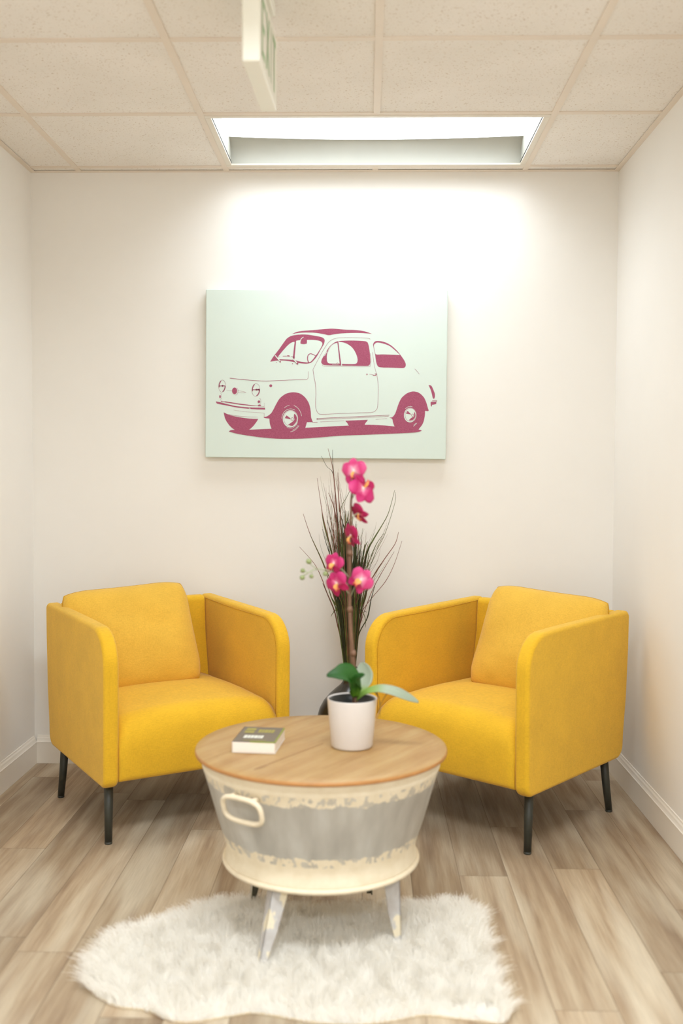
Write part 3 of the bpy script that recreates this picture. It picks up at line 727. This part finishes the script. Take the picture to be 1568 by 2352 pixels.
# ------------------------------------------------------------------ potted orchid
PC = Vector((-.0345, 2.715, .5006))
orc = empty('potted_orchid', PC); tag(orc, 'magenta orchid in a white ceramic pot standing on the oak table top', 'potted plant')
def rel(P): return Vector(P)-PC
bm = bmesh.new(); lathe(bm, [(.050,.0),(.0535,.0015),(.0555,.006),(.0665,.128),(.0665,.130),(.0655,.1312),(.0640,.1300),(.0632,.120),(.0560,.02)], 64); obj('pot', bm, M['pot'], orc)
bm = bmesh.new(); lathe(bm, [(.0610,.1265),(.0612,.1285),(.0595,.1285),(.0575,.105),(.055,.100)], 48, cap0=False, cap1=False); obj('liner', bm, M['liner'], orc)
bm = bmesh.new()
lathe(bm, [(.0578,.098),(.05,.103),(.03,.107),(.012,.108)], 40)
for v in bm.verts: v.co.z += noise.noise(v.co*60)*.005
obj('soil', bm, M['soil'], orc)
OY = 2.70
def onp(u, v, dy=0): return rel(at(u, v, OY+dy))
bm = bmesh.new()
sp_ = [onp(818,1612), onp(815,1560,.01), onp(808,1480), onp(803,1400), onp(803,1330), onp(803,1260), onp(806,1200), onp(806,1150,-.005), onp(812,1110,-.01), onp(815,1085,-.01)]
sp_[0].z = .10
P = crom([tuple(p) for p in sp_], 5); tube(bm, P, [.0062-.0042*i/(len(P)-1) for i in range(len(P))], 10)
obj('stem', bm, M['stem'], orc)
bm = bmesh.new(); q = [onp(812,1600,.012), onp(803,1450,.008), onp(800,1330,.007), onp(799,1240,.006)]; q[0].z = .10
P = crom([tuple(p) for p in q], 5); tube(bm, P, .0026, 8); obj('stake', bm, M['stem'], orc)
for (u, v) in ((803,1399),(803,1270),(811,1500)):
    p = onp(u, v, 0); bm = bmesh.new(); tube(bm, [p+Vector((0,0,-.008)), p, p+Vector((.001,0,.008))], [.006,.0085,.005], 10); obj('stem_node', bm, M['stem'], orc)
def blade(path, widths, cup=0.0, tilt=0.0, nw=7, normal=None):
    """a petal or leaf: swept surface along path, uv = (along, across)"""
    bm = bmesh.new(); uvl = bm.loops.layers.uv.new('UVMap')
    P = crom([tuple(p) for p in path], 5); n = len(P); rows = []
    for i, p in enumerate(P):
        t_ = (P[min(i+1,n-1)]-P[max(i-1,0)]).normalized()
        nn = Vector(normal) if normal else Vector((0,-1,0)); side = t_.cross(nn).normalized(); nn = side.cross(t_)
        f = i/(n-1)*(len(widths)-1); k = min(int(f), len(widths)-2); w_ = widths[k]*(1-(f-k))+widths[k+1]*(f-k)
        row = []
        for j in range(nw):
            s = j/(nw-1)*2-1
            row.append(bm.verts.new(p+side*(s*w_)+nn*(cup*w_*(s*s)+tilt*s*w_)))
        rows.append(row)
    for i in range(n-1):
        for j in range(nw-1):
            f = bm.faces.new((rows[i][j], rows[i][j+1], rows[i+1][j+1], rows[i+1][j]))
            for lp, (a, b) in zip(f.loops, ((i,j),(i,j+1),(i+1,j+1),(i+1,j))): lp[uvl].uv = (a/(n-1), b/(nw-1))
    bmesh.ops.remove_doubles(bm, verts=bm.verts, dist=.00005)
    return bm
def solid(o, th=.0009):
    s = o.modifiers.new('thickness', 'SOLIDIFY'); s.thickness = th; s.offset = 0; return o
def make_flower(u, v, dy, face, roll, size, mats=('petal','petal_dark'), dorsal=1.0, lip=1.0):
    """phalaenopsis flower centred at the pixel; face = direction it looks in (world), size = half span"""
    c = onp(u, v, dy); fz = Vector(face).normalized(); ux = Vector((0,0,1)).cross(fz)
    if ux.length < .1: ux = Vector((1,0,0))
    ux.normalize(); uy = fz.cross(ux)
    c_, s_ = math.cos(roll), math.sin(roll); X = ux*c_+uy*s_; Y = -ux*s_+uy*c_
    Z = fz
    def W_(x, y, z): return c+(X*x+Y*y+Z*z)*size
    # throat mesh carries the petals
    bm = bmesh.new(); uvl = bm.loops.layers.uv.new('UVMap'); bmesh.ops.create_uvsphere(bm, u_segments=12, v_segments=8, radius=size*.13)
    for q in bm.verts: q.co = q.co+c-Z*size*.03
    fl = obj('flower', bm, M['petal_pale'], orc)
    for s in (-1, 1):          # broad lateral petals
        bm = blade([W_(0,0,0), W_(s*.35,.1,.05), W_(s*.7,.16,.02), W_(s*1.02,.14,-.14)], [size*k for k in (.08,.34,.52,.58,.55,.42,.02)], cup=-.18, normal=Z)
        solid(obj('petal', bm, M[mats[0]], fl))
    bm = blade([W_(0,0,-.03), W_(0,.4,-.02), W_(0,.75,-.08), W_(0,1.0*dorsal,-.16)], [size*k for k in (.08,.24,.34,.38,.33,.2,.01)], cup=.15, normal=Z)
    solid(obj('petal', bm, M[mats[0]], fl))
    for s in (-1, 1):          # lower sepals
        bm = blade([W_(0,0,-.05), W_(s*.28,-.35,-.03), W_(s*.48,-.65,-.08), W_(s*.58,-.92,-.16)], [size*k for k in (.07,.22,.32,.35,.3,.18,.01)], cup=.12, normal=Z)
        solid(obj('petal', bm, M[mats[1]], fl))
    if lip:
        bm = blade([W_(0,-.05,.05), W_(0,-.22,.28), W_(0,-.42,.36), W_(0,-.62,.22)], [size*k*lip for k in (.10,.22,.24,.14,.22,.02)], cup=.5, normal=Z)
        solid(obj('lip', bm, M['lip'], fl))
    return fl
FL = [ # u, v, dy, facing, roll, size, petal materials
 (812,1082,-.012,(-.35,-.85,.0), .1, .035, ('petal_pale','petal'), 1.0, .5),
 (834,1122,-.022,(.5,-.7,.3), 2.6, .041, ('petal','petal_dark'), 1.0, .4),
 (824,1180,-.012,(-.62,-.5,-.5), .9, .031, ('petal_dark','petal')),
 (806,1230,-.010,(-.8,-.5,-.3), .25, .033, ('petal_dark','petal')),
 (766,1294,-.02,(-.5,-.85,.05), -.15, .029, ('petal','petal_dark')),
 (773,1340,-.028,(-.45,-.85,-.1), .55, .033, ('petal','petal_dark')),
 (828,1332,-.025,(-.25,-.95,.1), -.75, .034, ('petal_pale','petal')),
]
for a in FL: make_flower(*a)
for (u, v, tv) in ((812,1090,1120),(828,1122,1150),(822,1178,1200),(800,1232,1250),(766,1297,1330),(776,1336,1370),(826,1331,1370)):
    a, b = onp(u, v, -.01), onp(805, tv, 0)
    bm = bmesh.new(); tube(bm, [b, (a+b)/2+Vector((0,-.004,.006)), a], .0016, 6); obj('flower_stalk', bm, M['stem_green'], orc)
bp = [onp(800,1345), onp(770,1318,-.015), onp(745,1308,-.03), onp(722,1308,-.035), onp(708,1315,-.04), onp(697,1322,-.04)]
bm = bmesh.new(); P = crom([tuple(p) for p in bp], 4); tube(bm, P, .0018, 6)
tube(bm, [onp(728,1307,-.035), onp(716,1299,-.035), onp(709,1292,-.035)], .0013, 6); tube(bm, [onp(716,1310,-.038), onp(716,1322,-.038)], .0013, 6)
tube(bm, [onp(706,1314,-.04), onp(697,1311,-.04)], .0013, 6)
obj('bud_stem', bm, M['stem_green'], orc)
for u, v, r in ((709,1290,.0068),(695,1311,.0058),(694,1327,.0062),(715,1324,.0052),(747,1318,.0062)):
    bm = bmesh.new(); bmesh.ops.create_uvsphere(bm, u_segments=16, v_segments=10, radius=r)
    c = onp(u, v, -.04)
    for q in bm.verts: q.co = Vector((q.co.x*1.1, q.co.y, q.co.z*(1.0+.15*(q.co.z>0))))+c
    obj('bud', bm, M['bud'], orc)
# leaves
def leaf(path, widths, mat, cup, nrm, tilt=0):
    bm = blade([onp(*p) for p in path], widths, cup, tilt, 9, nrm); return solid(obj('leaf', bm, M[mat], orc), .0018)
leaf([(820,1606,0),(840,1590,-.02),(868,1583,-.03),(892,1586,-.035),(912,1592,-.038),(938,1603,-.035),(961,1613,-.03)], [.006,.008,.011,.014,.015,.015,.011,.002], 'leaf_pale', .35, (.1,-.62,.7))
leaf([(818,1600,0),(826,1580,.02),(836,1552,.045),(830,1522,.07)], [.007,.015,.023,.029,.028,.020,.003], 'leaf_pale', .3, (-.35,-.9,.2))
leaf([(816,1600,-.01),(812,1575,-.03),(798,1552,-.05),(774,1549,-.06),(750,1552,-.06)], [.008,.015,.026,.034,.028,.014,.003], 'leaf', .35, (-.1,-.62,.75))
leaf([(817,1600,-.01),(818,1575,-.035),(826,1560,-.06),(832,1554,-.09)], [.007,.014,.019,.016,.003], 'leaf', .3, (.1,-.8,.5))
bm = bmesh.new()
for pth in (((858,1588,-.01),(868,1600,-.02),(873,1618,-.022),(872,1646,-.02)), ((889,1592,-.03),(880,1606,-.025),(874,1618,-.022)), ((864,1590,-.01),(871,1608,-.02),(870,1640,-.018))):
    P = crom([tuple(onp(*p)) for p in pth], 5); tube(bm, P, [.0014-.0009*i/len(P) for i in range(len(P))], 6)
obj('air_root', bm, M['root'], orc)

# ------------------------------------------------------------------ floor vase with grasses
VC = Vector((-.057, 4.0, 0))
vs = empty('floor_vase', VC); tag(vs, 'dark brown bottle vase of tall green and brown grasses on the floor between the armchairs', 'vase')
bm = bmesh.new()
lathe(bm, [(.07,.001),(.085,.004),(.112,.05),(.130,.11),(.137,.17),(.137,.22),(.133,.265),(.122,.305),(.106,.335),(.084,.361),(.058,.385),(.040,.400),(.031,.413),(.0285,.43),(.0285,.455),(.032,.462),(.032,.466),(.028,.467),(.024,.45),(.023,.41)], 72, cap1=False)
obj('vase_body', bm, M['vase'], vs)
VY = 4.0
def vp(u, v, dy=0): return Vector(at(u, v, VY+dy))-VC
rg = random.Random(5)
blades_px = [
 (((753,1030),(764,1077),(771,1153),(775,1214),(785,1350),(798,1520)), 2.2, 'grass_red'),
 (((737.5,1047),(750,1071),(765,1090),(772,1160),(780,1280),(796,1520)), 1.5, 'grass_dark'),
 (((763.7,1033),(764,1062),(769,1120),(776,1200),(788,1380),(799,1520)), 1.4, 'grass_dark'),
 (((776,1085),(777,1136),(782,1193),(788,1300),(800,1520)), 2.2, 'grass_red'),
 (((728,1098),(735.5,1149),(741.6,1187),(756,1245),(775,1330),(797,1520)), 1.6, 'grass_red'),
 (((739,1170),(742,1195),(752,1235),(760,1262),(778,1350),(798,1520)), 4.2, 'grass'),
 (((754,1132),(766,1163),(774,1210),(784,1330),(799,1520)), 2.4, 'grass_red'),
 (((696,1180),(713,1230),(741,1293),(760,1350),(782,1430),(798,1525)), 2.0, 'grass_red'),
 (((713,1230),(728,1262),(745,1300),(766,1360),(797,1520)), 2.4, 'grass'),
 (((687.5,1256),(721,1294),(737.5,1326),(752,1365),(768,1404),(778,1450),(800,1528)), 2.0, 'grass_red'),
 (((741,1340),(752,1365),(768,1404),(776,1440),(796,1515)), 3.4, 'grass_dark'),
 (((906,1126),(897,1161),(886.5,1190),(854,1245),(838,1290),(824,1380),(810,1520)), 2.0, 'grass'),
 (((887,1190),(872,1215),(854,1245),(842,1272),(826,1370),(812,1515)), 4.4, 'grass'),
 (((854,1245),(846,1262),(838,1290),(826,1360),(812,1515)), 3.6, 'grass_dark'),
 (((915,1222),(907,1249),(882,1285),(858,1322),(838,1375),(812,1520)), 2.2, 'grass_red'),
 (((903,1256),(882,1285),(858,1322),(846,1345),(830,1400),(811,1520)), 3.6, 'grass'),
 (((905,1267),(890,1292),(868,1330),(848,1372),(822,1450),(810,1520)), 1.8, 'grass_red'),
 (((923,1242),(905,1296),(884.5,1336),(854,1373),(829,1410),(816,1470),(808,1522)), 1.6, 'grass_red'),
 (((907,1130),(907,1153),(884.5,1224),(862,1270),(844,1320),(820,1430),(808,1522)), 1.3, 'grass'),
 (((843.7,1244),(838,1256),(833,1280),(822,1350),(810,1520)), 4.4, 'grass'),
 (((844,1250),(834,1300),(824,1350),(810,1520)), 1.8, 'grass_red'),
 (((807,1120),(796,1142),(782,1173),(786,1240),(800,1520)), 1.5, 'grass'),
 (((862,1340),(852,1377),(843.7,1418),(827,1449),(818,1478),(812,1520)), 3.0, 'grass_dark'),
 (((882,1224),(864,1250),(848,1290),(832,1350),(812,1520)), 2.0, 'grass'),
 (((800,1173),(797,1195),(790,1220),(796,1300),(802,1520)), 2.4, 'grass'),
 (((779,1172),(785,1195),(792,1225),(797,1300),(803,1520)), 2.6, 'grass_dark'),
 (((770,1180),(776,1230),(780,1300),(797,1520)), 3.0, 'grass_dark'),
 (((751,1195),(764,1240),(774,1300),(790,1420),(800,1520)), 2.2, 'grass_dark'),
 (((740,1215),(748,1245),(762,1290),(776,1350),(798,1520)), 2.0, 'grass_dark'),
]
def ribbon(bm, P, wpx, dyaw=0, mi=0):
    n = len(P); A = []; half = wpx/2/F_PX*VY
    sd = Vector((math.cos(dyaw), math.sin(dyaw), 0))
    for i, p in enumerate(P):
        f = i/(n-1); k = min(1, .25+f*2.2)*(1-.25*f)
        A.append([bm.verts.new(p-sd*half*k), bm.verts.new(p+Vector((0,-.0007,0))), bm.verts.new(p+sd*half*k)])
    for a, b in zip(A, A[1:]):
        for q in range(2): bm.faces.new((a[q], a[q+1], b[q+1], b[q])).material_index = mi
def root_in(P):                       # let the blade run on down into the neck
    e = P[-1]; return P+[Vector((.25*e.x, .25*e.y, .40))]
for px, wd, mt in blades_px:
    dy = rg.uniform(-.05, .05); n = len(px)
    pts = [tuple(vp(u, v, dy*(1-i/(n-1)))) for i, (u, v) in enumerate(px)]
    P = root_in(crom(pts, 5)); bm = bmesh.new(); ribbon(bm, P, wd, rg.uniform(-.5,.5)); solid(obj('grass_blade', bm, M[mt], vs), .0006)
# dense tuft: nobody could count these
bm = bmesh.new()
for k in range(330):
    s = rg.gauss(0, .42); s = max(-1.05, min(1.05, s)); vt = 1165+rg.random()**1.3*190+abs(s)*95
    ub = 803+s*13; um = 800+s*30; ut = 797+s*38+rg.gauss(0,5) if s < 0 else 797+s*44+rg.gauss(0,5)
    dy = rg.uniform(-.05,.05)
    pts = [tuple(vp(ut, vt, dy)), tuple(vp((ut+um)/2+rg.gauss(0,1.5), (vt+1400)/2, dy*.8)), tuple(vp(um*.75+ub*.25, 1410, dy*.5)), tuple(vp(ub, 1524, dy*.15))]
    P = root_in(crom(pts, 5)); ribbon(bm, P, rg.uniform(1.4, 3.2), rg.uniform(-1,1), rg.choice((0,0,0,1,1,2)))
o = obj('grass_tuft', bm, [M['grass_dark'], M['grass'], M['grass_red']], vs); o['kind'] = 'stuff'; solid(o, .0005)
bm = bmesh.new()                       # fine curling wisps round the tips
for k in range(110):
    if rg.random() < .72: u, v = rg.gauss(766, 15), rg.uniform(1075, 1260)
    else: u, v = rg.gauss(850, 24), rg.uniform(1190, 1330)
    ub = 790+(u-790)*.45; n = 6; dy = rg.uniform(-.05,.05); am = rg.uniform(3, 13)*rg.choice((-1,1)); ph = rg.random()*6
    pts = []
    for i in range(n):
        f = i/(n-1); pts.append(tuple(vp(u+(ub-u)*f+am*(1-f)*math.sin(ph+f*4), v+(v*.25+1420*.75-v)*f*.8, dy)))
    ribbon(bm, crom(pts, 4), .75, rg.uniform(-1,1), rg.choice((0,1)))
o = obj('grass_wisp', bm, [M['grass'], M['grass_red']], vs); o['kind'] = 'stuff'

# ------------------------------------------------------------------ sheepskin rug
rp = [(180,2213),(203,2173),(232,2136),(298,2108),(367,2092),(435,2064),(490,2048),(560,2044),(640,2052),(720,2060),(800,2060),(880,2060),(959,2056),(1021,2050),(1083,2052),(1118,2077),(1130,2125),(1143,2180),(1163,2256),(1184,2300),(1176,2338),(1124,2335),(1055,2328),(986,2322),(918,2335),(814,2346),(711,2339),(642,2328),(573,2318),(518,2325),(435,2337),(380,2335),(318,2309),(250,2275),(201,2247)]
def rug_h(v): return .045 if v < 2280 else .02
RP = [atz(u, v, rug_h(v)) for u, v in rp]
RC = sum((Vector((p.x, p.y, 0)) for p in RP), Vector())/len(RP)
outline = [Vector((p.x-RC.x, p.y-RC.y)) for p in RP]; outline = [p*(1-.013/p.length) for p in outline]
outline = [Vector(p[:2]) for p in crom([tuple(p) for p in outline], 4, True)]
rug = empty('sheepskin_rug', RC); tag(rug, 'white fluffy sheepskin rug lying on the plank floor under the table', 'rug')
OA = np.array([(p.x, p.y) for p in outline])
def inside(X, Y):
    r = np.zeros(len(X), bool); n = len(OA)
    for i in range(n):
        x0, y0 = OA[i]; x1, y1 = OA[(i+1)%n]
        c = ((y0 > Y) != (y1 > Y)) & (X < (x1-x0)*(Y-y0)/((y1-y0) if y1 != y0 else 1e-9)+x0); r ^= c
    return r
def edge_dist(X, Y):
    dmin = np.full(len(X), 9.); gx = np.zeros(len(X)); gy = np.zeros(len(X)); n = len(OA)
    for i in range(n):
        x0, y0 = OA[i]; x1, y1 = OA[(i+1)%n]; dx, dy = x1-x0, y1-y0; L2 = dx*dx+dy*dy+1e-12
        t_ = np.clip(((X-x0)*dx+(Y-y0)*dy)/L2, 0, 1); px, py = x0+t_*dx, y0+t_*dy; dd = np.hypot(X-px, Y-py)
        k = dd < dmin; dmin[k] = dd[k]; gx[k] = (px-X)[k]/(dd[k]+1e-6); gy[k] = (py-Y)[k]/(dd[k]+1e-6)
    return dmin, gx, gy
bm = bmesh.new()
A = [bm.verts.new((p.x*.985, p.y*.985, .001)) for p in outline]; B = [bm.verts.new((p.x*.985, p.y*.985, .006)) for p in outline]; Cc = [bm.verts.new((p.x*.93, p.y*.93, .014)) for p in outline]
n = len(outline)
for i in range(n):
    bm.faces.new((A[i], A[(i+1)%n], B[(i+1)%n], B[i])); bm.faces.new((B[i], B[(i+1)%n], Cc[(i+1)%n], Cc[i]))
for tri in tessellate_polygon([[Vector((v.co.x, v.co.y, 0)) for v in Cc]]):
    bm.faces.new([Cc[i] for i in tri])
bmesh.ops.recalc_face_normals(bm, faces=bm.faces)
for f in bm.faces: f.material_index = 0 if f.calc_center_median().z < .006 else 1
obj('hide', bm, [M['hide'], M['fur']], rug)
NF = 85000; rs = np.random.RandomState(3)
lo, hi = OA.min(0), OA.max(0); X = rs.uniform(lo[0], hi[0], NF*2); Y = rs.uniform(lo[1], hi[1], NF*2)
k = inside(X, Y); X, Y = X[k][:NF], Y[k][:NF]; NF = len(X)
dist, gx, gy = edge_dist(X, Y)
cl = np.array([noise.noise(Vector((x*24, y*24, 0))) for x, y in zip(X, Y)]); cl2 = np.array([noise.noise(Vector((x*24, y*24, 7))) for x, y in zip(X, Y)])
near = np.clip(1-dist/.07, 0, 1)
fr = np.clip((-gy-.55)/.3, 0, 1)                                # front rim lies flatter
lx = -.10+cl*.9+gx*near*.7+rs.normal(0, .22, NF); ly = .10+cl2*.9+gy*near*.75*(1-.9*fr)+.45*fr*near+rs.normal(0, .22, NF)
Ln = rs.uniform(.036, .060, NF)*(1-.35*near*fr)
zb = .004+.010*np.clip(dist/.05, 0, 1)
ang = rs.uniform(0, PI, NF); wx, wy = np.cos(ang)*.0008, np.sin(ang)*.0008
V = np.zeros((NF, 8, 3)); segs = [0, .35, .7, 1.0]
for i, s in enumerate(segs):
    cxp = X+lx*Ln*s**1.6*.75; cyp = Y+ly*Ln*s**1.6*.75; hz = zb+Ln*(s*.95-.28*s*s)*(1-.25*np.clip(np.hypot(lx, ly), 0, 1.5)); wk = 1-.75*s
    V[:, 2*i] = np.stack((cxp-wx*wk, cyp-wy*wk, hz), 1); V[:, 2*i+1] = np.stack((cxp+wx*wk, cyp+wy*wk, hz), 1)
base = (np.arange(NF)*8)[:, None]
Fc = np.concatenate([base+np.array([2*i, 2*i+1, 2*i+3, 2*i+2]) for i in range(3)], 1).reshape(-1, 4)
me = bpy.data.meshes.new('fur'); me.vertices.add(NF*8); me.vertices.foreach_set('co', V.reshape(-1)); me.loops.add(len(Fc)*4); me.loops.foreach_set('vertex_index', Fc.reshape(-1).astype(np.int32))
me.polygons.add(len(Fc)); me.polygons.foreach_set('loop_start', (np.arange(len(Fc))*4).astype(np.int32)); me.polygons.foreach_set('loop_total', np.full(len(Fc), 4, np.int32)); me.update(calc_edges=True)
me.materials.append(M['fur'])
fur = bpy.data.objects.new('fur', me); COL.objects.link(fur); fur.parent = rug; fur['kind'] = 'stuff'
